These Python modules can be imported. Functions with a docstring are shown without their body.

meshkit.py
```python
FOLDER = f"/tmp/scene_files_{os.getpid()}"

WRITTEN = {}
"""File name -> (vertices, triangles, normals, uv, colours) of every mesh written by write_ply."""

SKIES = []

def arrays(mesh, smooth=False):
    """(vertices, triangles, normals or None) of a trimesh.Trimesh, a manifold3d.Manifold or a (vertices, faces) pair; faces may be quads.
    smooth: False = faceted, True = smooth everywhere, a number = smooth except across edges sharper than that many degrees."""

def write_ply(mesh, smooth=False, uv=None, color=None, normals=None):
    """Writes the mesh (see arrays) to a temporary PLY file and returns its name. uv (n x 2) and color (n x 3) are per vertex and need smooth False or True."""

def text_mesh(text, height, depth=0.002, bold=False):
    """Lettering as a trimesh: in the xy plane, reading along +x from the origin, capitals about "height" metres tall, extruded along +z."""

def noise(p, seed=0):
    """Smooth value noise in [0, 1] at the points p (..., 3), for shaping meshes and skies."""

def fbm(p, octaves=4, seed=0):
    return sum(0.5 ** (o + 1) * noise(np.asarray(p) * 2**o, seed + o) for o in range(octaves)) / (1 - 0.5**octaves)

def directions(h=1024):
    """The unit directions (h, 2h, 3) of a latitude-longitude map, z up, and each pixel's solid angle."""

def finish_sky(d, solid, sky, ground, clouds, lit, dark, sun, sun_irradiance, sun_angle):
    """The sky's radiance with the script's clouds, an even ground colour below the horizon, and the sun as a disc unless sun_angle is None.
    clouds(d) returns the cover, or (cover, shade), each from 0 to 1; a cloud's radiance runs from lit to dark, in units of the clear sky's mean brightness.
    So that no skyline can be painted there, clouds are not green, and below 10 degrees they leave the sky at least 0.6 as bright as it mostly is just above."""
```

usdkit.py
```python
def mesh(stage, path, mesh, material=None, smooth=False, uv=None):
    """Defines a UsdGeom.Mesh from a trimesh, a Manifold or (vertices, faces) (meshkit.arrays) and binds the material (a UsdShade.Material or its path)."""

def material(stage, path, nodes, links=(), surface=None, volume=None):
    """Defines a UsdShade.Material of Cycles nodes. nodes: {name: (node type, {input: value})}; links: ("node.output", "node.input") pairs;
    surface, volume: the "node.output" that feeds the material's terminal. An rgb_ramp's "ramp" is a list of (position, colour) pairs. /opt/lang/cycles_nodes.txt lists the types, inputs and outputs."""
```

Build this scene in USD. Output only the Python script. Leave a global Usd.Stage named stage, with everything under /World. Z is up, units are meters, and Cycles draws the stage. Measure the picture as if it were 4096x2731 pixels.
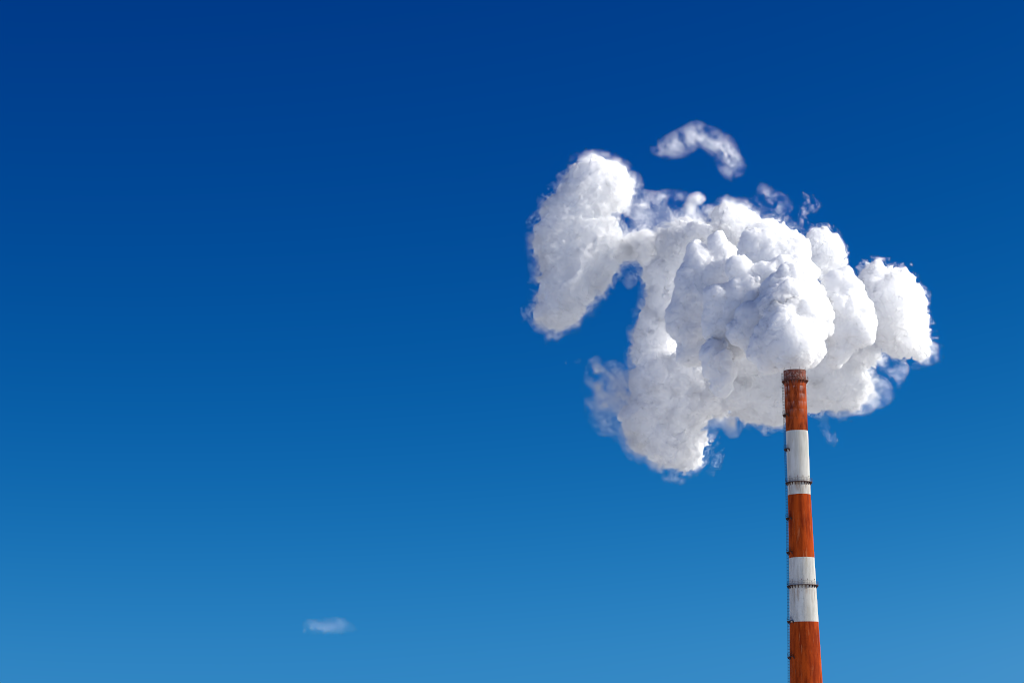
import math, random
import numpy as np, trimesh, usdkit, meshkit
from scipy.spatial import cKDTree
from scipy import ndimage, sparse
from pxr import Usd, UsdGeom, UsdLux, UsdShade, Gf, Sdf, Vt

stage = Usd.Stage.CreateInMemory()
UsdGeom.Xform.Define(stage, '/World')

# ---------------------------------------------------------------- camera, sky, sun, exposure
FOCAL, APERTURE = 100.0, 36.0
PITCH, ROLL = math.radians(10.6), math.radians(-1.0916)
EYE = np.array([0, 0, 1.7])
SUN_ELEVATION, SUN_AZIMUTH = math.radians(32), math.radians(95)      # azimuth = atan2(x, y)
SUN_DIR = np.array([math.sin(SUN_AZIMUTH) * math.cos(SUN_ELEVATION), math.cos(SUN_AZIMUTH) * math.cos(SUN_ELEVATION), math.sin(SUN_ELEVATION)])
BACK = np.array([0, -math.cos(PITCH), -math.sin(PITCH)])
_r = np.array([1.0, 0, 0]); _u = np.cross(BACK, _r)
RIGHT = math.cos(ROLL) * _r + math.sin(ROLL) * _u
UP = -math.sin(ROLL) * _r + math.cos(ROLL) * _u


def frame(x, y, z, t):
    return Gf.Matrix4d(*[float(v) for row in ((*x, 0), (*y, 0), (*z, 0), (*t, 1)) for v in row])


cam = UsdGeom.Camera.Define(stage, '/World/camera')
cam.CreateHorizontalApertureAttr(APERTURE)
cam.CreateFocalLengthAttr(FOCAL)
cam.CreateClippingRangeAttr(Gf.Vec2f(1, 60000))
cam.CreateExposureAttr(0.3)
cam.AddTransformOp().Set(frame(RIGHT, UP, BACK, EYE))

# a deep, contrasty blue: the physical sky with a contrast curve on each channel
usdkit.material(stage, '/World/Looks/sky', {
    's': ('sky_texture', {'sky_type': 'single_scattering', 'sun_disc': False, 'sun_elevation': SUN_ELEVATION, 'sun_rotation': SUN_AZIMUTH,
                          'altitude': 2000.0, 'air_density': 1.0, 'aerosol_density': 10.0, 'ozone_density': 4.0}),
    'c': ('separate_color', {'color_type': 'rgb'}),
    'r0': ('math', {'math_type': 'multiply', 'value2': 0.1}), 'g0': ('math', {'math_type': 'multiply', 'value2': 0.1}), 'b0': ('math', {'math_type': 'multiply', 'value2': 0.1}),
    'r1': ('math', {'math_type': 'power', 'value2': 8.0}), 'g1': ('math', {'math_type': 'power', 'value2': 2.42}), 'b1': ('math', {'math_type': 'power', 'value2': 1.12}),
    'r2': ('math', {'math_type': 'multiply', 'value2': 70000.0}), 'g2': ('math', {'math_type': 'multiply', 'value2': 85.0}), 'b2': ('math', {'math_type': 'multiply', 'value2': 25.6}),
    'r3': ('math', {'math_type': 'minimum', 'value2': 7.0}), 'g3': ('math', {'math_type': 'minimum', 'value2': 8.0}), 'b3': ('math', {'math_type': 'minimum', 'value2': 9.0}),
    'o': ('combine_color', {'color_type': 'rgb'}),
    'b': ('background_shader', {'strength': 0.1})},
    [('s.color', 'c.color')] + [x for k in 'rgb' for x in (('c.r', f'{k}0.value1'), (f'{k}0.value', f'{k}1.value1'), (f'{k}1.value', f'{k}2.value1'), (f'{k}2.value', f'{k}3.value1'), (f'{k}3.value', f'o.{k}'))] + [('o.color', 'b.color')],
    surface='b.background')
dome = UsdLux.DomeLight.Define(stage, '/World/sky')
UsdShade.MaterialBindingAPI.Apply(dome.GetPrim()).Bind(UsdShade.Material.Get(stage, '/World/Looks/sky'))
dome.GetPrim().SetCustomDataByKey('kind', 'structure')
dome.GetPrim().SetCustomDataByKey('label', 'deep clear blue sky paler towards the horizon')
sun = UsdLux.DistantLight.Define(stage, '/World/sun')
sun.CreateNormalizeAttr(True); sun.CreateIntensityAttr(1.22); sun.CreateAngleAttr(0.5); sun.CreateColorAttr(Gf.Vec3f(1.0, 0.955, 0.88))
_sx = np.cross([0, 0, 1.0], SUN_DIR); _sx /= np.linalg.norm(_sx)
sun.AddTransformOp().Set(frame(_sx, np.cross(SUN_DIR, _sx), SUN_DIR, (0, 0, 0)))

# ---------------------------------------------------------------- helpers
used = {}


def numbered(path):
    n = used.get(path, 0); used[path] = n + 1
    return path if n == 0 else f'{path}_{n:03d}'


def tag(prim, label=None, cat=None, group=None, kind=None):
    for k, v in (('label', label), ('category', cat), ('group', group), ('kind', kind)):
        if v: prim.SetCustomDataByKey(k, v)
    return prim


def thing(name, label, cat, loc=(0, 0, 0), group=None):
    x = UsdGeom.Xform.Define(stage, numbered('/World/' + name)); x.AddTranslateOp().Set(Gf.Vec3d(*map(float, loc)))
    return tag(x.GetPrim(), label, cat, group)


def holder(name, parent):
    return UsdGeom.Xform.Define(stage, numbered(f'{parent.GetPath()}/{name}')).GetPrim()


def obj(name, mesh, material, parent=None, smooth=False, label=None, kind=None):
    path = numbered((str(parent.GetPath()) if parent else '/World') + '/' + name)
    m = usdkit.mesh(stage, path, mesh, '/World/Looks/' + material, smooth=smooth)
    return tag(m.GetPrim(), label, kind=kind)


def fleck_obj(name, vfn, material, parent=None, label=None, kind=None):
    prim = obj(name, vfn[:2], material, parent, False, label, kind)
    m = UsdGeom.Mesh(prim)
    m.CreateNormalsAttr(Vt.Vec3fArray.FromNumpy(vfn[2].astype(np.float32)))
    m.SetNormalsInterpolation('vertex')
    return prim


def cat_(ms):
    return trimesh.util.concatenate(ms)


def rod(a, b, r, n=5):
    return trimesh.creation.cylinder(radius=r, segment=[a, b], sections=n)


def lathe(profile, n=96, a0=0.0, a1=2 * math.pi):
    """Closed profile of (radius, z) turned about z, from angle a0 to a1."""
    p = np.asarray(profile, float); full = abs(a1 - a0 - 2 * math.pi) < 1e-6
    ang = np.linspace(a0, a1, n, endpoint=not full)
    v = np.stack([p[None, :, 0] * np.cos(ang)[:, None], p[None, :, 0] * np.sin(ang)[:, None], np.broadcast_to(p[None, :, 1], (n, len(p)))], -1).reshape(-1, 3)
    m, k, f = len(p), len(ang), []
    for i in range(k if full else k - 1):
        j = (i + 1) % k
        for q in range(m):
            s = (q + 1) % m
            f += [[i * m + q, j * m + q, j * m + s], [i * m + q, j * m + s, i * m + s]]
    if not full:
        for q in range(1, m - 1):
            f += [[0, q, q + 1], [(k - 1) * m, (k - 1) * m + q + 1, (k - 1) * m + q]]
    t = trimesh.Trimesh(v, f, process=False)
    if t.volume < 0: t.invert()
    return t


def bent_rod(pts, r, n=4):
    return cat_([rod(pts[i], pts[i + 1], r, n) for i in range(len(pts) - 1)])


# ---------------------------------------------------------------- materials
def paint(name, base, dark, pale, streak_from, peel=0.0, stain=0.75, runs=(), grain=0.12, broad=0.8):
    nodes = {
        'g': ('geometry', {}),
        'm1': ('mapping', {'scale': (broad, broad, grain)}), 'n1': ('noise_texture', {'scale': 1.0, 'detail': 5.0, 'roughness': 0.62}),
        'm2': ('mapping', {'scale': (0.35, 0.35, 0.22)}), 'n2': ('noise_texture', {'scale': 1.0, 'detail': 6.0, 'roughness': 0.6}),
        'm3': ('mapping', {'scale': (1.6, 1.6, 0.16 if grain < 0.5 else 1.2)}), 'n3': ('noise_texture', {'scale': 1.0, 'detail': 6.0, 'roughness': 0.66}),
        'n4': ('noise_texture', {'scale': 4.0, 'detail': 4.0, 'roughness': 0.7}),
        'r1': ('map_range', {'from_min': 0.40, 'from_max': 0.64, 'to_min': 0.0, 'to_max': stain, 'clamp': True}),
        'r2': ('map_range', {'from_min': 0.40, 'from_max': 0.70, 'to_min': 0.0, 'to_max': 0.6, 'clamp': True}),
        'c1': ('mix_color', {'a': base, 'b': dark}), 'c2': ('mix_color', {'b': pale}),
        'r3': ('map_range', {'from_min': streak_from, 'from_max': streak_from + 0.09, 'to_min': 0.0, 'to_max': 0.8, 'clamp': True}),
        # faint lift lines of the poured shaft, one every 2.35 m
        'z': ('separate_xyz', {}), 'zq': ('math', {'math_type': 'multiply', 'value2': 1 / 2.35}), 'zf': ('math', {'math_type': 'fraction'}),
        'zl': ('map_range', {'from_min': 0.0, 'from_max': 0.06, 'to_min': 0.45, 'to_max': 0.0, 'clamp': True}),
        'zm': ('math', {'math_type': 'multiply'}), 'c3': ('mix_color', {'b': dark}),
        'bp': ('bump', {'strength': 0.35, 'distance': 0.03}),
        'p': ('principled_bsdf', {'roughness': 0.9, 'diffuse_roughness': 1.0, 'specular_ior_level': 0.06})}
    links = [('g.position', 'm1.vector'), ('m1.vector', 'n1.vector'), ('g.position', 'm2.vector'), ('m2.vector', 'n2.vector'), ('g.position', 'm3.vector'), ('m3.vector', 'n3.vector'),
             ('g.position', 'n4.vector'), ('n1.fac', 'r1.value'), ('n2.fac', 'r2.value'), ('r1.result', 'c1.fac'), ('c1.result', 'c2.a'), ('n3.fac', 'r3.value'),
             ('g.position', 'z.vector'), ('z.z', 'zq.value1'), ('zq.value', 'zf.value1'), ('zf.value', 'zl.value'), ('zl.result', 'zm.value1'), ('r2.result', 'zm.value2'), ('zm.value', 'c3.fac'),
             ('c2.result', 'c3.a'), ('n4.fac', 'bp.height'), ('bp.normal', 'p.normal')]
    if peel:      # peeled paint only in the topmost metres, where the steam wets the shaft
        nodes |= {'pz': ('map_range', {'from_min': 133.0, 'from_max': 146.0, 'to_min': 0.0, 'to_max': peel, 'clamp': True}), 'pm': ('math', {'math_type': 'multiply'}), 'pj': ('map_range', {'from_min': 0.25, 'from_max': 0.95, 'to_min': 0.12, 'to_max': 1.0, 'clamp': True}), 'pn': ('math', {'math_type': 'multiply'})}
        # drips of bare plaster start under each lift line
        links += [('z.z', 'pz.value'), ('pz.result', 'pm.value1'), ('r3.result', 'pm.value2'), ('zf.value', 'pj.value'), ('pj.result', 'pn.value1'), ('pm.value', 'pn.value2'), ('pn.value', 'c2.fac')]
    else:
        links += [('r3.result', 'c2.fac')]
    last = 'c3.result'
    for i, (z0, z1) in enumerate(runs):      # rust that has run down from a platform at z1
        nodes |= {f'w{i}': ('map_range', {'from_min': z0, 'from_max': z1, 'to_min': 0.0, 'to_max': 1.0, 'clamp': True}), f'x{i}': ('math', {'math_type': 'less_than', 'value2': z1}), f'y{i}': ('math', {'math_type': 'multiply'}),
                  f'q{i}': ('map_range', {'from_min': 0.46, 'from_max': 0.62, 'to_min': 0.0, 'to_max': 0.75, 'clamp': True}), f'v{i}': ('math', {'math_type': 'multiply'}), f'k{i}': ('mix_color', {'b': (0.36, 0.20, 0.09)})}
        links += [('z.z', f'w{i}.value'), ('z.z', f'x{i}.value1'), (f'w{i}.result', f'y{i}.value1'), (f'x{i}.value', f'y{i}.value2'), ('n3.fac', f'q{i}.value'), (f'q{i}.result', f'v{i}.value1'), (f'y{i}.value', f'v{i}.value2'), (f'v{i}.value', f'k{i}.fac'), (last, f'k{i}.a')]
        last = f'k{i}.result'
    links.append((last, 'p.base_color'))
    usdkit.material(stage, '/World/Looks/' + name, nodes, links, surface='p.BSDF')


paint('red_paint', (0.58, 0.085, 0.010), (0.26, 0.026, 0.006), (0.62, 0.20, 0.075), 0.57, stain=0.9)
paint('worn_red_paint', (0.56, 0.100, 0.020), (0.13, 0.016, 0.008), (0.72, 0.56, 0.50), 0.48, peel=1.0, stain=1.0, grain=0.2, broad=0.6)
paint('cap_paint', (0.38, 0.115, 0.075), (0.10, 0.045, 0.035), (0.52, 0.38, 0.33), 0.50, stain=0.85, grain=0.7)
paint('white_paint', (0.76, 0.745, 0.69), (0.55, 0.53, 0.47), (0.60, 0.54, 0.42), 0.60, runs=((108.5, 114.5), (78.0, 83.8)))
paint('concrete', (0.36, 0.35, 0.33), (0.22, 0.21, 0.2), (0.45, 0.44, 0.42), 0.6)


def metal(name, base, rust):
    usdkit.material(stage, '/World/Looks/' + name, {
        'g': ('geometry', {}), 'n': ('noise_texture', {'scale': 2.3, 'detail': 4.0}), 'r': ('map_range', {'from_min': 0.4, 'from_max': 0.65, 'clamp': True}),
        'c': ('mix_color', {'a': base, 'b': rust}), 'p': ('principled_bsdf', {'roughness': 0.75, 'metallic': 0.2})},
        [('g.position', 'n.vector'), ('n.fac', 'r.value'), ('r.result', 'c.fac'), ('c.result', 'p.base_color')], surface='p.BSDF')


metal('dark_steel', (0.045, 0.028, 0.028), (0.10, 0.030, 0.018))
metal('rusty_steel', (0.10, 0.030, 0.018), (0.19, 0.055, 0.025))
metal('soot', (0.02, 0.018, 0.016), (0.035, 0.03, 0.026))
metal('lamp_red', (0.12, 0.02, 0.018), (0.07, 0.02, 0.018))
usdkit.material(stage, '/World/Looks/snow', {
    'g': ('geometry', {}), 'm': ('mapping', {'scale': (0.01, 0.01, 0.01)}), 'n': ('noise_texture', {'scale': 1.0, 'detail': 8.0, 'roughness': 0.6}),
    'r': ('rgb_ramp', {'ramp': [(0.3, (0.24, 0.225, 0.21)), (0.5, (0.46, 0.455, 0.45)), (0.75, (0.72, 0.72, 0.72))]}),
    'p': ('principled_bsdf', {'roughness': 0.9})},
    [('g.position', 'm.vector'), ('m.vector', 'n.vector'), ('n.fac', 'r.fac'), ('r.color', 'p.base_color')], surface='p.BSDF')
# dense steam: a white body in which light wanders a little
usdkit.material(stage, '/World/Looks/steam', {
    'p': ('principled_bsdf', {'base_color': (0.80, 0.80, 0.805), 'roughness': 1.0, 'diffuse_roughness': 0.6, 'specular_ior_level': 0.0,
                              'subsurface_method': 'random_walk', 'subsurface_weight': 1.0, 'subsurface_scale': 0.8, 'subsurface_radius': (1.0, 1.0, 1.0)})},
    surface='p.BSDF')
usdkit.material(stage, '/World/Looks/thick_mist', {
    'p': ('principled_bsdf', {'base_color': (0.93, 0.93, 0.932), 'roughness': 1.0, 'diffuse_roughness': 0.6, 'specular_ior_level': 0.0,
                              'subsurface_method': 'random_walk', 'subsurface_weight': 1.0, 'subsurface_scale': 2.6, 'subsurface_radius': (1.0, 1.0, 1.0)})},
    surface='p.BSDF')
# thin steam: droplets as tiny flecks that both reflect and pass light
usdkit.material(stage, '/World/Looks/droplets', {
    'd': ('diffuse_bsdf', {'color': (0.985, 0.985, 0.987)}), 't': ('translucent_bsdf', {'color': (0.985, 0.985, 0.987)}), 'm': ('mix_closure', {'fac': 0.28})},
    [('d.BSDF', 'm.closure1'), ('t.BSDF', 'm.closure2')], surface='m.closure')

# ---------------------------------------------------------------- ground
ang = np.linspace(0, 2 * math.pi, 97)[:-1]
rings = [0, 40, 120, 400, 1200, 4000, 12000, 40000]
gv, gf = [[0, 0, 0]], []
for k, R in enumerate(rings[1:]):
    gv += [[R * math.cos(a), R * math.sin(a), 0] for a in ang]
for i in range(96):
    gf.append([0, 1 + i, 1 + (i + 1) % 96])
for k in range(len(rings) - 2):
    for i in range(96):
        a, b = 1 + k * 96 + i, 1 + k * 96 + (i + 1) % 96
        gf += [[a, a + 96, b + 96], [a, b + 96, b]]
gv = np.array(gv, float)
g = obj('ground', trimesh.Trimesh(gv, gf, process=False), 'snow')
tag(g, 'open ground with patches of old snow below the tall chimney', kind='structure')

# ---------------------------------------------------------------- chimney
CX, CY, TOP = 84.535, 840.0, 148.30
ZR = np.array([0, 35, 55.23, 73.06, 92.07, 110.86, 129.96, 144.05, 145.3, 148.3])
RR = np.array([7.0, 5.55, 4.766, 4.25, 3.761, 3.385, 3.29, 3.268, 3.29, 3.312])
radius = lambda z: float(np.interp(z, ZR, RR))
stack = thing('chimney', 'tall red and white banded industrial chimney with steam pouring from its top', 'chimney', (CX, CY, 0))


def shell(z0, z1, extra=0.0):
    zs, p = [z0], []
    k = math.ceil(z0 / 2.35 + 1e-6)
    while k * 2.35 < z1 - 0.1:
        if k * 2.35 > z0 + 0.1:
            zs += [k * 2.35 - 0.03, k * 2.35, k * 2.35 + 0.03]
        k += 1
    zs.append(z1)
    for z in zs:
        groove = 0.02 if abs(z / 2.35 - round(z / 2.35)) < 1e-6 and z not in (z0, z1) else 0.0
        p.append((radius(z) + extra - groove, z))
    return p + [(radius(z1) - 0.45, z1), (radius(z0) - 0.45, z0)]


obj('band', lathe(shell(129.96, 145.30)), 'worn_red_paint', stack, 30, 'worn red band below the top platform with streaks of peeled paint')
obj('band', lathe(shell(110.86, 129.96)), 'white_paint', stack, 30, 'upper white band')
obj('band', lathe(shell(92.07, 110.86)), 'red_paint', stack, 30, 'red band between the two white bands')
obj('band', lathe(shell(73.06, 92.07)), 'white_paint', stack, 30, 'lower white band')
obj('band', lathe(shell(54.0, 73.06)), 'red_paint', stack, 30, 'lowest visible red band')
obj('band', lathe(shell(0.0, 54.0)), 'concrete', stack, 30, 'plain concrete foot of the shaft below the painted bands')
obj('cap', lathe(shell(145.303, 148.05, 0.03)), 'cap_paint', stack, 30, 'dark weathered brick red top course of the shaft')
obj('rim', lathe([(3.36, 148.053), (3.38, 148.12), (3.38, 148.26), (3.34, 148.30), (2.86, 148.30), (2.86, 148.053)]), 'rusty_steel', stack, 30, 'thin rusty coping ring round the mouth')
obj('flue', lathe([(2.85, 146.0), (2.85, 148.2), (2.78, 148.2), (2.78, 146.0)], 64), 'soot', stack, 30, 'sooty lining inside the mouth')


def polar(r, a, z):
    return np.array([r * math.cos(a), r * math.sin(a), z])


def ring_line(r, z, w, h, a0=0.0, a1=2 * math.pi, n=64):
    return lathe([(r - w, z - h), (r + w, z - h), (r + w, z + h), (r - w, z + h)], n, a0, a1)


def gallery(z, ro, a0=0.0, a1=2 * math.pi, nposts=26, nbr=24, mat='dark_steel', name='platform', label=None):
    p = holder(name, stack)
    if label: tag(p, label)
    ri, full = radius(z) + 0.004, a1 - a0 > 6
    n = 64 if full else 12
    obj('deck', lathe([(ri + 0.02, z - 0.05), (ro, z - 0.05), (ro, z), (ri + 0.02, z)], n, a0, a1), mat, p)
    obj('kick_plate', ring_line(ro + 0.012, z + 0.02, 0.008, 0.08, a0, a1, n), mat, p)
    for h, nm in ((1.1, 'handrail'), (0.6, 'middle_rail')):
        obj(nm, ring_line(ro - 0.03, z + h, 0.021, 0.021, a0, a1, n), mat, p)
    step = (a1 - a0) / (nposts if full else nposts - 1)
    for i in range(nposts):
        a = a0 + i * step
        obj('post', rod(polar(ro - 0.03, a, z - 0.02), polar(ro - 0.03, a, z + 1.12), 0.024, 5), mat, p)
    step = (a1 - a0) / (nbr if full else nbr - 1)
    for i in range(nbr):
        a = a0 + (i + 0.5 * full) * step
        rw = radius(z - 0.9)
        t, o = np.array([-math.sin(a), math.cos(a), 0]) * 0.05, []
        tri = [polar(rw + 0.03, a, z - 0.06), polar(ro - 0.05, a, z - 0.06), polar(ro - 0.05, a, z - 0.18), polar(rw + 0.03, a, z - 0.92)]
        v = np.array([q + s * t for s in (-1, 1) for q in tri])
        f = [[0, 1, 2], [0, 2, 3], [4, 6, 5], [4, 7, 6]] + [x for i0 in range(4) for x in ([i0, i0 + 4, (i0 + 1) % 4], [(i0 + 1) % 4, i0 + 4, (i0 + 1) % 4 + 4])]
        b = trimesh.Trimesh(v, f, process=False)
        if b.volume < 0: b.invert()
        obj('bracket', b, mat, p)
    return p


gallery(145.10, 3.97, mat='rusty_steel', label='topmost ring platform close under the mouth')
gallery(114.53, 4.02, label='middle ring platform on the upper white band')
gallery(83.84, 4.68, label='lowest ring platform on the lower white band')
LEFT = math.pi
landings = [134.95, 124.6, 103.98, 93.85, 73.43, 62.99]
for z, lab in zip(landings, ('on the worn red band', 'on the upper white band', 'halfway down the middle red band', 'at the foot of the middle red band', 'at the foot of the lower white band', 'on the lowest red band')):
    gallery(z, radius(z) + 0.78, LEFT - 0.10, LEFT + 0.70, 6, 3, name='landing', label='small railed ladder landing ' + lab)
# the caged ladder: one run between each two platforms
levels = sorted(landings + [145.10, 114.53, 83.84, 52.7])
for lo, hi in list(zip(levels[:-1], levels[1:])) + [(145.10, 148.0)]:
    run = holder('ladder', stack)
    hi -= 0.1
    for s in (-1, 1):
        obj('stile', bent_rod([polar(radius(z) + 0.22, LEFT - 0.02, z) + [0, 0.21 * s, 0] for z in np.linspace(lo, hi, 4)], 0.035), 'dark_steel', run)
    z = lo + 0.3
    while z < hi - 0.1:
        c = polar(radius(z) + 0.22, LEFT - 0.02, z)
        obj('rung', rod(c + [0, -0.20, 0], c + [0, 0.20, 0], 0.016, 4), 'dark_steel', run)
        z += 0.33
    z = lo + 0.55
    while z < hi:
        c = polar(radius(z) + 0.22, LEFT - 0.02, z)
        obj('hoop', bent_rod([c + [-0.45 * math.sin(t) , 0.34 * math.cos(t), 0] for t in np.linspace(0, math.pi, 7)], 0.028), 'dark_steel', run)
        obj('stay', rod(polar(radius(z) - 0.03, LEFT - 0.02, z), c, 0.03, 4), 'dark_steel', run)
        z += 0.85
    for t in (0.25, 0.5, 0.75):
        off = np.array([-0.45 * math.sin(t * math.pi), 0.34 * math.cos(t * math.pi), 0])
        obj('cage_strap', bent_rod([polar(radius(z) + 0.22, LEFT - 0.02, z) + off for z in np.linspace(lo + 0.55, hi - 0.2, 3)], 0.018), 'dark_steel', run)
for i in range(8):
    a = 0.35 + i * math.pi / 4
    obj('lightning_rod', rod(polar(3.40, a, 147.0), polar(3.40, a, 149.15), 0.035, 5), 'dark_steel', stack)
for z, ro in ((114.53, 4.02), (83.84, 4.68)):
    for a in (4.55, 4.95, 5.5, 3.9):
        lamp = holder('obstruction_light', stack)
        c = polar(ro - 0.06, a, z)
        obj('pole', rod(c, c + [0, 0, 1.45], 0.035, 6), 'dark_steel', lamp)
        obj('lamp_body', lathe([(0.001, 1.45), (0.11, 1.45), (0.12, 1.58), (0.07, 1.72), (0.001, 1.75)], 10).apply_translation(c), 'lamp_red', lamp)

# ---------------------------------------------------------------- steam
def at(u, v, depth):
    """World point seen towards (u, v) of the plume's sketch, at this distance along y."""
    x, y = 2050 + u / 1.0453, 450 + v / 1.0453
    f = FOCAL / APERTURE * 4096
    d = RIGHT * (x - 2048) / f - UP * (y - 1365.5) / f - BACK
    return EYE + d * depth / d[1]


def metres(n, depth):
    return n / 1.0453 * depth / (FOCAL / APERTURE * 4096) * 1.01


def fbm(p, lam, octaves=4, seed=0):
    return meshkit.fbm(np.asarray(p) / lam + 371.3 + 17.7 * seed, octaves, seed)


# thin steam is brightest where its open side and the light meet
OPEN_SIDE = SUN_DIR + np.array([0, -1.0, 0]); OPEN_SIDE /= np.linalg.norm(OPEN_SIDE)


def flecks(p, size, rng, lean=0.35, normals=None):
    """Tiny triangles at the points p, their faces turned at random with a lean towards the light or along normals."""
    n = rng.normal(size=(len(p), 3)); n /= np.linalg.norm(n, axis=1, keepdims=True)
    m = np.broadcast_to(OPEN_SIDE, p.shape) if normals is None else normals
    n = n + lean * m * 2; n /= np.linalg.norm(n, axis=1, keepdims=True)
    a = np.cross(n, rng.normal(size=(len(p), 3))); a /= np.linalg.norm(a, axis=1, keepdims=True)
    b = np.cross(n, a)
    s = size * rng.uniform(0.6, 1.3, (len(p), 1))
    v = np.stack([p + a * s, p + (-0.5 * a + 0.866 * b) * s, p + (-0.5 * a - 0.866 * b) * s], 1).reshape(-1, 3)
    soft = m + 0.45 * n                        # the light sees the swell of the steam more than the single fleck
    return v, np.arange(len(v)).reshape(-1, 3), np.repeat(soft / np.linalg.norm(soft, axis=1, keepdims=True), 3, 0)


FLECK = 0.088                     # circumradius in metres: a fleck covers about 0.01 m2
def fleck_count(tau, area, size=FLECK):
    return int(tau * area / (0.5 * 1.299 * size ** 2))


D0 = CY
# the swelling masses, nearest first; each lobe: u, v, radius u, radius v, metres behind the chimney
def dome(base, bulge, lobes):
    """Lobes (x, y, r) of the core's enlarged sketch; those farther from the middle of their group sit farther back."""
    mx, my = np.mean([l[0] for l in lobes]), np.mean([l[1] for l in lobes])
    return [(x * 0.5 + 575, y * 0.5 + 470, r * 0.5, r * 0.5, base + bulge * math.hypot(x - mx, y - my) / 100) for x, y, r in lobes]


FRONT = dome(7.5, 1.0, [(1170, 985, 235), (1060, 700, 62), (1120, 790, 110), (1180, 690, 72), (1280, 720, 80), (1360, 790, 75), (1405, 880, 70), (960, 860, 78), (925, 960, 70), (910, 1075, 78), (985, 1165, 80), (1385, 1050, 80), (1350, 1130, 70), (1150, 730, 48), (1010, 770, 56), (1070, 920, 120), (1250, 930, 130), (1180, 1090, 150)])
SECOND = dome(17, 1.2, [(1150, 720, 260), (775, 905, 128), (820, 765, 112), (960, 660, 78), (1050, 540, 125), (1180, 450, 128), (1295, 460, 105), (1375, 560, 92), (1435, 760, 78), (1465, 880, 72), (900, 800, 140), (1300, 620, 150), (870, 1010, 110), (970, 920, 170), (1000, 600, 70), (1120, 600, 110), (1420, 660, 60)])
THIRD = dome(27, 0.9, [(575, 600, 112), (645, 550, 86), (735, 560, 120), (495, 570, 42), (565, 690, 92), (710, 700, 130), (735, 370, 102), (560, 870, 112), (620, 965, 112), (725, 1025, 105), (850, 520, 120), (960, 420, 105), (1100, 360, 100), (1230, 350, 90), (1340, 400, 80), (900, 660, 180), (1150, 560, 220), (680, 840, 150), (830, 900, 150), (540, 780, 80)])
TOP = dome(41, 0.7, [(860, 170, 110), (985, 160, 100), (1085, 170, 95), (1235, 230, 110), (900, 275, 125), (1130, 270, 140), (880, 105, 56), (1010, 300, 150), (1260, 330, 90), (800, 240, 75), (1180, 150, 62)])
LEFT_LOBE = dome(49, 0.7, [(570, 140, 88), (610, 240, 115), (425, 345, 150), (325, 450, 130), (500, 460, 150), (305, 580, 115), (285, 750, 120), (260, 860, 105), (360, 900, 145), (435, 1040, 125), (330, 1060, 110), (450, 620, 170), (430, 780, 150), (600, 380, 140), (640, 560, 150), (560, 980, 140), (390, 200, 70), (520, 250, 90)])
TAIL = dome(27, 0.5, [(545, 1090, 100), (600, 1170, 98), (620, 1290, 72), (600, 1370, 44), (520, 1180, 70)])
RIGHT_LOBE = dome(26, 1.0, [(1560, 510, 112), (1680, 560, 125), (1620, 690, 160), (1750, 700, 115), (1790, 820, 100), (1720, 890, 125), (1560, 890, 125), (1590, 1030, 105), (1560, 1130, 66), (1500, 620, 90), (1640, 430, 60), (1500, 770, 110), (1800, 920, 70)])
FAR_RIGHT = [(1500, 745, 55, 60, 52), (1495, 830, 70, 95, 52), (1590, 825, 128, 160, 54), (1545, 735, 78, 80, 53), (1640, 940, 82, 78, 54), (1710, 1000, 44, 26, 54)]
KNOB = [(1300, 570, 72, 78, 66), (1345, 630, 38, 44, 66), (1270, 640, 60, 60, 64)]
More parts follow.
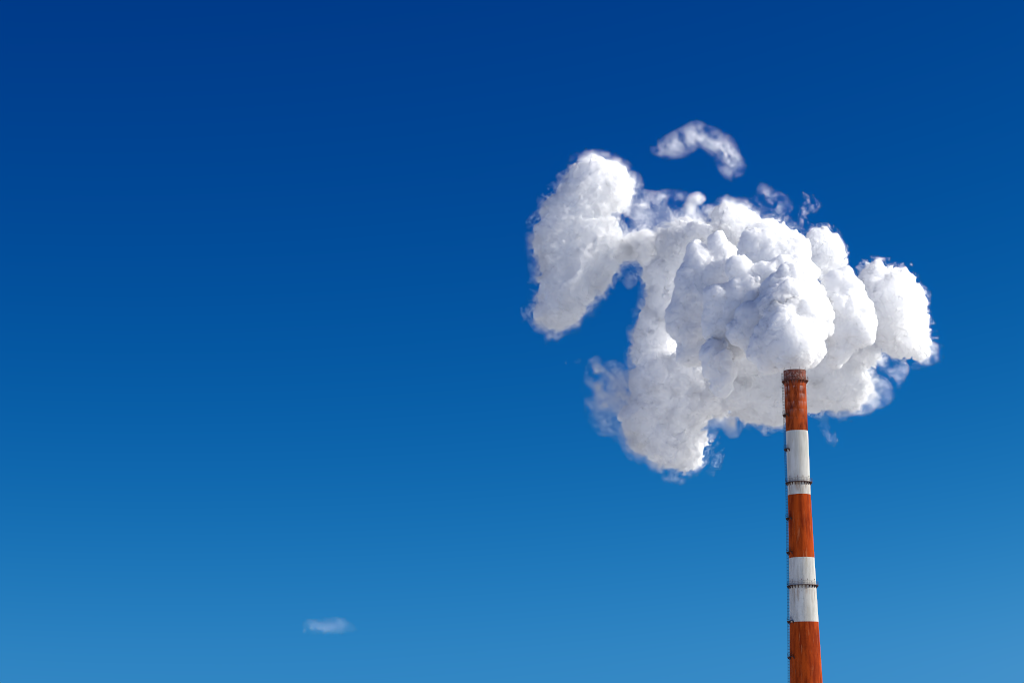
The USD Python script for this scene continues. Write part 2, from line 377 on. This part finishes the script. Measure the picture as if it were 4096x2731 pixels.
BACK_MASS = [
    (700, 570, 95, 105, 70), (640, 700, 90, 100, 72), (635, 850, 85, 110, 72), (610, 980, 90, 110, 72), (640, 1130, 130, 120, 72),
    (600, 1260, 130, 115, 74), (680, 1370, 118, 112, 74), (590, 1330, 90, 95, 74), (740, 1250, 110, 100, 72),
    (830, 1180, 120, 95, 70), (990, 1165, 135, 108, 68), (1090, 1185, 90, 108, 68), (1290, 1110, 130, 105, 66), (1400, 1150, 98, 85, 66),
    (960, 1030, 120, 110, 62), (760, 1080, 120, 110, 64), (1290, 960, 120, 120, 62), (1200, 1130, 110, 110, 66), (930, 480, 82, 82, 76), (1045, 520, 80, 62, 72), (1135, 520, 45, 38, 72), (820, 520, 90, 60, 74), (560, 570, 78, 68, 84), (505, 566, 66, 56, 91), (1450, 1010, 70, 70, 64)]
# the left of it trails farther downwind
BACK_MASS = [(u, v, ru, rv, d if u > 900 else max(d, 71 + (900 - u) * 0.06)) for u, v, ru, rv, d in BACK_MASS]
FAR_LEFT = [
    (218, 430, 92, 80, 90), (165, 520, 60, 66, 90), (448, 578, 52, 44, 91),
    (350, 300, 102, 100, 90), (418, 325, 76, 85, 90), (300, 400, 120, 105, 90), (235, 500, 118, 105, 90), (340, 520, 110, 112, 90), (265, 630, 128, 105, 90),
    (335, 650, 85, 82, 90), (235, 740, 98, 86, 90), (205, 830, 66, 66, 90), (135, 835, 52, 34, 90), (180, 885, 36, 36, 90)]
# soft veils without a dense body: u, v, radius u, radius v, metres behind, optical depth, patchiness
VEILS = [
    (360, 1150, 60, 80, 76, 1.125, 0.53), (400, 1230, 80, 80, 76, 1.375, 0.53), (440, 1180, 80, 90, 76, 1.25, 0.53), (350, 1080, 40, 50, 76, 0.875, 0.53), (480, 1300, 70, 70, 76, 1.25, 0.53), (255, 1045, 28, 16, 78, 0.625, 0.53),
    (540, 1050, 50, 90, 74, 0.8, 0.55), (500, 930, 30, 50, 74, 0.6, 0.55), (570, 760, 40, 50, 74, 0.6, 0.5), (490, 690, 28, 40, 74, 0.45, 0.5),
    (540, 385, 90, 50, 86, 0.8, 0.48), (650, 350, 80, 24, 86, 0.5, 0.5), (600, 460, 110, 65, 84, 0.75, 0.54), (680, 470, 80, 60, 82, 0.8, 0.53), (500, 440, 50, 50, 86, 0.5, 0.53), (510, 300, 40, 45, 86, 0.5, 0.5),
    (770, 360, 32, 24, 80, 0.9, 0.35), (745, 395, 22, 30, 80, 0.8, 0.4), (740, 450, 45, 60, 80, 1, 0.45), (830, 440, 70, 45, 80, 0.8, 0.5), (950, 400, 50, 36, 78, 0.9, 0.45),
    (1505, 1120, 95, 95, 66, 0.95, 0.6), (1560, 1030, 70, 60, 66, 0.8, 0.6), (1440, 1190, 80, 60, 66, 1.1, 0.5), (1480, 1230, 30, 30, 66, 0.7, 0.5), (1610, 1080, 40, 45, 66, 0.8, 0.55), (1740, 1010, 28, 18, 56, 0.7, 0.4),
    (920, 1300, 38, 50, 72, 1, 0.5), (880, 1270, 60, 40, 72, 0.7, 0.55), (1080, 1280, 70, 45, 70, 1, 0.5), (1010, 1270, 60, 35, 70, 0.9, 0.5), (1270, 1210, 60, 28, 68, 0.8, 0.5), (620, 1460, 60, 36, 74, 0.8, 0.5), (150, 890, 60, 30, 88, 0.8, 0.5), (300, 800, 60, 60, 88, 0.6, 0.55),
    (470, 530, 45, 40, 86, 0.6, 0.48), (480, 1150, 70, 90, 76, 1.375, 0.53), (510, 1080, 50, 60, 76, 1.125, 0.53), (420, 1110, 50, 60, 76, 1.125, 0.53), (385, 1290, 60, 50, 76, 0.875, 0.53), (510, 1380, 50, 60, 76, 1.125, 0.53),
    (110, 540, 34, 60, 88, 0.7, 0.5), (320, 215, 50, 24, 88, 0.6, 0.5),
]
VEILS = [(u, v, ru, rv, d + 13 * (u < 650 and v > 650 and d < 80) + 6 * (650 <= u < 900 and v > 900), t, q) for u, v, ru, rv, d, t, q in VEILS]
# wisps that hang free of the plume
WISPS = [
    ('bright arched wisp of steam floating above the plume, largest of the loose wisps', [(606, 152, 26), (650, 150, 42), (705, 128, 52), (765, 92, 48), (830, 115, 46), (880, 148, 50), (905, 205, 46), (932, 248, 50)], 90, 0.62, 0.44),
    ('faint ragged steam wisp above the plume, right of the arched wisp', [(1050, 312, 24), (1062, 370, 46), (1105, 395, 50), (1140, 385, 34)], 86, 0.30, 0.52),
    ('thin hook shaped steam wisp above the small grey lobe at upper right of the plume', [(1225, 340, 14), (1250, 390, 36), (1218, 430, 26), (1206, 465, 24)], 80, 0.34, 0.51),
    ('thin flat steam wisp hanging lowest below the plume', [(640, 1530, 16), (690, 1534, 16), (725, 1545, 16)], 78, 0.30, 0.45),
    ('slanting faint steam wisp below the plume, left of the white band', [(870, 1420, 18), (845, 1480, 22), (825, 1515, 16)], 78, 0.26, 0.5),
    ('barely visible steam wisp right of the chimney beside the upper white band', [(1300, 1290, 26), (1320, 1340, 26), (1350, 1385, 26)], 72, 0.08, 0.47),
]

def smoothstep(x):
    x = np.clip(x, 0, 1); return x * x * (3 - 2 * x)


plume = thing('steam_plume', 'huge white billowing steam plume pouring from the chimney mouth', 'steam', (0, 0, 0))
rng = np.random.default_rng(7)
fringe = []
bodies = []


def lattice_noise(r, lam, lo, hi, order=3):
    """Smooth noise about zero in the box lo..hi, its features lam metres across: a function of points."""
    n = np.ceil((np.asarray(hi) - lo) / lam).astype(int) + 8
    g = r.normal(size=n).astype(np.float32)
    if order == 3: g = ndimage.spline_filter(g, order=3).astype(np.float32)
    return lambda p: ndimage.map_coordinates(g, ((p - lo) / lam + 4).T, order=order, mode='nearest', prefilter=False) * 1.25


def bumps(r, p, size, spread=0.45):
    """Height of round bumps about size metres across at the points p."""
    lo, hi = p.min(0) - size, p.max(0) + size
    n = int(np.prod((hi - lo) / size) * 1.6)
    c = lo + r.random((n, 3)) * (hi - lo)
    c = c[cKDTree(p[::7]).query(c, workers=-1, distance_upper_bound=size * 1.5)[0] < size * 1.5]
    R = size * r.uniform(1 - spread, 1, len(c))
    d, j = cKDTree(c).query(p, k=3, workers=-1, distance_upper_bound=size)
    rr = np.append(R, 0)[j]
    return np.sqrt(np.maximum(rr ** 2 - np.minimum(d, 1e3) ** 2, 0)).max(1)


def surface_nets(f, origin, cell):
    """The surface f = 0 of a grid as a mesh: one vertex in every cell that it crosses."""
    neg = f < 0
    mixed = np.zeros(tuple(k - 1 for k in f.shape), np.int8)
    for o in np.ndindex(2, 2, 2):
        mixed += neg[o[0]:f.shape[0] - 1 + o[0], o[1]:f.shape[1] - 1 + o[1], o[2]:f.shape[2] - 1 + o[2]]
    cells = np.argwhere((mixed > 0) & (mixed < 8))
    acc, cnt = np.zeros((len(cells), 3)), np.zeros(len(cells))
    for ax in range(3):
        for o in np.ndindex(2, 2):
            a = np.insert(np.array(o), ax, 0); e = np.eye(3, dtype=int)[ax]
            pa, pb = cells + a, cells + a + e
            fa, fb = f[tuple(pa.T)], f[tuple(pb.T)]
            hit = (fa < 0) != (fb < 0)
            t = np.where(hit, fa / np.where(fa == fb, 1, fa - fb), 0)
            acc += np.where(hit[:, None], pa + t[:, None] * e, 0); cnt += hit
    verts = acc / cnt[:, None]
    index = np.full(mixed.shape, -1, np.int32); index[tuple(cells.T)] = np.arange(len(cells))
    quads = []
    for ax in range(3):
        sl = [slice(1, k - 1) for k in f.shape]; s0, s1 = list(sl), list(sl)
        s0[ax], s1[ax] = slice(0, f.shape[ax] - 1), slice(1, f.shape[ax])
        a, b = neg[tuple(s0)], neg[tuple(s1)]
        e = np.argwhere(a != b); flip = a[tuple(e.T)]
        off = np.ones(3, int); off[ax] = 0
        e = e + off
        p, q = [x for x in range(3) if x != ax]
        P_, Q_ = np.eye(3, dtype=int)[p], np.eye(3, dtype=int)[q]
        idx = np.stack([index[tuple((e - P_ - Q_).T)], index[tuple((e - Q_).T)], index[tuple(e.T)], index[tuple((e - P_).T)]], 1)
        flip = flip if ax != 1 else ~flip
        idx[~flip] = idx[~flip][:, ::-1]
        quads.append(idx)
    qd = np.vstack(quads); qd = qd[(qd >= 0).all(1)]
    return origin + verts * cell, np.vstack([qd[:, [0, 1, 2]], qd[:, [0, 2, 3]]])


def cloud_mass(lobes, seed, cell, blend, noises, cauli, thick, ext, mat, label, smallest=1500, inset=0.0, gap=0.3):
    """A body of steam: rounded lobes blended together, swollen by bumps and roughened by noise of many sizes, with thin torn steam at its skin."""
    r = np.random.default_rng(seed)
    L = []
    for u, v, ru, rv, back in lobes:
        dep = D0 + back; a, b = metres(ru, dep), metres(rv, dep)
        L.append((at(u, v, dep), np.array([a, (a + b) / 2 * 0.95, b])))
    lo = np.min([c - q for c, q in L], 0) - 5; hi = np.max([c + q for c, q in L], 0) + 5
    shape = tuple(int(k) for k in np.ceil((hi - lo) / cell))
    S = np.zeros(shape, np.float32)
    ax = [lo[k] + cell * np.arange(shape[k]) for k in range(3)]
    for c, q in L:
        s = [np.searchsorted(ax[k], (c[k] - q[k] - 6, c[k] + q[k] + 6)) for k in range(3)]
        X, Y, Z = (((ax[k][s[k][0]:s[k][1]] - c[k]) / q[k]).astype(np.float32) for k in range(3))
        l = np.sqrt(X[:, None, None] ** 2 + Y[None, :, None] ** 2 + Z[None, None, :] ** 2)
        S[s[0][0]:s[0][1], s[1][0]:s[1][1], s[2][0]:s[2][1]] += np.exp(np.clip(-(l - 1) * q.mean() / blend, -30, 30))
    f = -blend * np.log(np.maximum(S, 1e-9)); del S
    edge = np.ones(shape, bool); edge[3:-3, 3:-3, 3:-3] = False
    reach = 0.6 + sum(1.7 * am for _, am, _ in noises) + sum(0.8 * am * z for z, am in cauli)
    cells = np.argwhere((np.abs(f) < min(reach + 2 * thick, 5.2)) & ~edge)
    p = lo + cells * cell
    g = f[tuple(cells.T)].astype(float)
    w = np.stack([lattice_noise(r, 5.0, lo - 5, hi + 5)(p) for _ in range(3)], 1) * 0.30 + np.stack([lattice_noise(r, 1.9, lo - 5, hi + 5)(p) for _ in range(3)], 1) * 0.05
    q = p + w
    for lam, am, puffy in noises:
        n = lattice_noise(r, lam, lo - 8, hi + 8)(q)
        g -= am * ((0.75 - np.abs(n)) * 1.3 if puffy else n)
    for z, am in cauli:
        g -= am * (bumps(r, q, z) - 0.45 * z)
    g += inset
    f[tuple(cells.T)] = g
    f[edge] = np.maximum(f[edge], 1.0)
    v, t = surface_nets(f, lo, cell)
    comp = sparse.csgraph.connected_components(sparse.coo_matrix((np.ones(len(t)), (t[:, 0], t[:, 1])), shape=(len(v), len(v))), directed=False)[1]
    size = np.bincount(comp)
    made = 0
    for k in np.argsort(-size):
        if size[k] < smallest and made: break
        sel = comp == k; new = np.cumsum(sel) - 1
        m = trimesh.Trimesh(v[sel], new[t[sel[t[:, 0]]]], process=False)
        if m.volume < 0: continue                     # a cavity inside
        obj('billow', m, mat, plume, True, label if made == 0 else None); made += 1
    bodies.append((lo, cell, f))
    # torn steam at the skin
    skin = (g > -0.3) & (g < 4 * thick)
    cells, gv_ = cells[skin], g[skin]
    pc = lo + cells * cell
    gate = smoothstep((lattice_noise(r, 3.2, lo - 5, hi + 5)(pc) + 0.8 * lattice_noise(r, 1.3, lo - 5, hi + 5)(pc) + 0.5 * lattice_noise(r, 0.7, lo - 5, hi + 5)(pc) + gap) / 0.9)
    grad = np.stack([f[tuple((cells + e).T)] - f[tuple((cells - e).T)] for e in np.eye(3, dtype=int)], 1).astype(float)
    grad /= np.linalg.norm(grad, axis=1, keepdims=True) + 1e-9
    num = r.poisson(ext / (0.5 * 1.299 * FLECK ** 2) * cell ** 3 * np.exp(-np.maximum(gv_, 0) / thick) * gate)
    pp = lo + (np.repeat(cells, num, 0) + r.random((num.sum(), 3)) - 0.5) * cell
    if mat == 'thick_mist': grad = 0.35 * grad + 0.65 * OPEN_SIDE
    fringe.append((pp, np.repeat(grad, num, 0)))
    print(label, shape, len(p), 'tri', len(t), 'flecks', len(pp), 'bodies', made)


def buried(p):
    """Which points lie inside some body of steam."""
    out = np.zeros(len(p), bool)
    for lo, cell, f in bodies:
        i = np.round((p - lo) / cell).astype(int)
        ok = ((i >= 0) & (i < f.shape)).all(1)
        out[ok] |= f[tuple(i[ok].T)] < -0.5
    return out


CORE_NOISE = [(7, 0.40, False)]
CORE_CAULI = [(2.6, 0.42), (1.2, 0.62)]
MID_NOISE = [(9, 0.7, False), (4.5, 0.5, True), (2.2, 0.30, True), (1.1, 0.14, False)]
MID_CAULI = [(4.4, 0.42), (2.0, 0.45)]
BACK_NOISE = [(13, 0.55, False), (6.5, 0.75, True), (3.4, 0.65, True), (1.8, 0.52, True), (1.0, 0.30, False)]
cloud_mass(FRONT, 21, 0.27, 0.40, CORE_NOISE, CORE_CAULI, 0.10, 0.5, 'steam', 'fresh steam swelling straight out of the chimney mouth')
cloud_mass(SECOND, 22, 0.30, 0.40, CORE_NOISE, CORE_CAULI, 0.10, 0.5, 'steam', 'second billow just behind the freshest steam')
cloud_mass(THIRD, 23, 0.30, 0.40, CORE_NOISE, CORE_CAULI, 0.10, 0.5, 'steam', 'third billow with shaded bluish left side')
cloud_mass(TAIL, 24, 0.30, 0.6, MID_NOISE, MID_CAULI, 0.2, 0.4, 'steam', 'small bright drooping billow low on the left of the core')
cloud_mass(TOP, 25, 0.30, 0.40, CORE_NOISE, CORE_CAULI, 0.12, 0.5, 'steam', 'rounded bright billow at the top of the core')
cloud_mass(RIGHT_LOBE, 26, 0.30, 0.40, CORE_NOISE, CORE_CAULI, 0.12, 0.5, 'steam', 'large bright billow right of the core')
cloud_mass(LEFT_LOBE, 27, 0.32, 0.6, CORE_NOISE, CORE_CAULI, 0.15, 0.5, 'steam', 'large smooth billow left of the core')
cloud_mass(FAR_RIGHT, 28, 0.36, 1.0, BACK_NOISE, MID_CAULI, 0.6, 0.85, 'thick_mist', 'farthest right billow with a ragged edge', inset=0.1, gap=-0.1)
cloud_mass(KNOB, 29, 0.32, 0.9, BACK_NOISE, [(2.0, 0.4)], 0.5, 0.7, 'thick_mist', 'small grey lobe at the upper right')
cloud_mass(BACK_MASS, 30, 0.42, 1.5, BACK_NOISE, [(4.5, 0.42), (2.2, 0.40)], 0.8, 0.9, 'thick_mist', 'ragged grey steam at the back of the plume', inset=0.4, gap=0.0)
cloud_mass(FAR_LEFT, 32, 0.38, 1.4, BACK_NOISE, [(3.0, 0.3)], 0.9, 0.95, 'thick_mist', 'pale drawn out lobe drifting off at the far left', inset=0.4, gap=0.0)
fringe = [(p[k], n[k]) for p, n in fringe for k in [~buried(p)]]


def wispy(p, lam, patch, seed, soft=0.30):
    w = np.stack([fbm(p, lam * 1.6, 3, seed + s) for s in (1, 2, 3)], 1) - 0.5
    along = np.array([0.55, 0.25, -0.8])              # shreds are drawn out along the falling air
    p = p + w * lam * 2.2
    p = p - 0.5 * (p @ along)[:, None] * along / (along @ along)
    return smoothstep((fbm(p, lam, 6, seed) - patch + 0.07) / soft)


def veil_points(u, v, ru, rv, back, tau, patch, seed, boost=1.5, lam=3.4):
    dep = D0 + back; c = at(u, v, dep); a, b = metres(ru, dep), metres(rv, dep)
    n = fleck_count(tau * boost, math.pi * a * b)
    q = rng.normal(size=(n, 3)); q *= (rng.random(n) ** (1 / 1.6) / np.linalg.norm(q, axis=1))[:, None] * 1.3
    p = c + q * [a, (a + b) / 2, b]
    return p[rng.random(n) < wispy(p, lam, patch, seed)]


for i, spec in enumerate(VEILS):
    p = veil_points(*spec, 40 + i % 3)
    p = p[~buried(p)]
    fringe.append((p, np.tile(OPEN_SIDE, (len(p), 1))))
P, N = np.vstack([f[0] for f in fringe]), np.vstack([f[1] for f in fringe])
fleck_obj('mist', flecks(P, FLECK, rng, 0.7, N), 'droplets', plume, label='thin torn steam along the edges of the plume', kind='stuff')
total = len(P)
for k, (label, path, back, tau, patch) in enumerate(WISPS):
    pts = []
    for (u0, v0, r0), (u1, v1, r1) in zip(path[:-1], path[1:]):
        n = max(2, int(math.hypot(u1 - u0, v1 - v0) / (0.5 * (r0 + r1)) * 1.3))
        for s in np.arange(n) / n:
            pts.append(veil_points(u0 + s * (u1 - u0), v0 + s * (v1 - v0), r0 + s * (r1 - r0), r0 + s * (r1 - r0), back, tau, patch, 60 + k, 0.62, 2.9 if k == 0 else 1.9))
    p = np.vstack(pts); total += len(p)
    w = thing('steam_wisp', label, 'steam wisp', (0, 0, 0), 'loose wisps of steam round the plume')
    fleck_obj('mist', flecks(p, FLECK, rng, 0.7), 'droplets', w, kind='stuff')

# a small far cloud low on the left
cd = 5200.0
pts = []
for x, y, rx, ry, tau in ((1250, 2496, 34, 24, 0.55), (1290, 2508, 50, 20, 0.5), (1325, 2500, 46, 28, 0.6), (1370, 2500, 38, 28, 0.6), (1390, 2512, 30, 20, 0.4), (1315, 2516, 90, 16, 0.4)):
    f = FOCAL / APERTURE * 4096
    d = RIGHT * (x - 2048) / f - UP * (y - 1365.5) / f - BACK
    c = EYE + d * cd / d[1]
    a, b = rx * cd / f, ry * cd / f
    n = fleck_count(tau * 0.15, math.pi * a * b, 0.6)
    q = rng.normal(size=(n, 3)); q *= (rng.random(n) ** (1 / 1.3) / np.linalg.norm(q, axis=1))[:, None] * 1.3
    p = c + q * [a, a, b]
    pts.append(p[rng.random(n) < wispy(p, 50.0, 0.34, 91, 0.4)])
p = np.vstack(pts); total += len(p)
cl = thing('cloud', 'small faint wisp of cloud low in the empty sky far left of the chimney', 'cloud')
fleck_obj('mist', flecks(p, 0.6, rng, 0.35), 'droplets', cl, kind='stuff')
print('flecks', total)
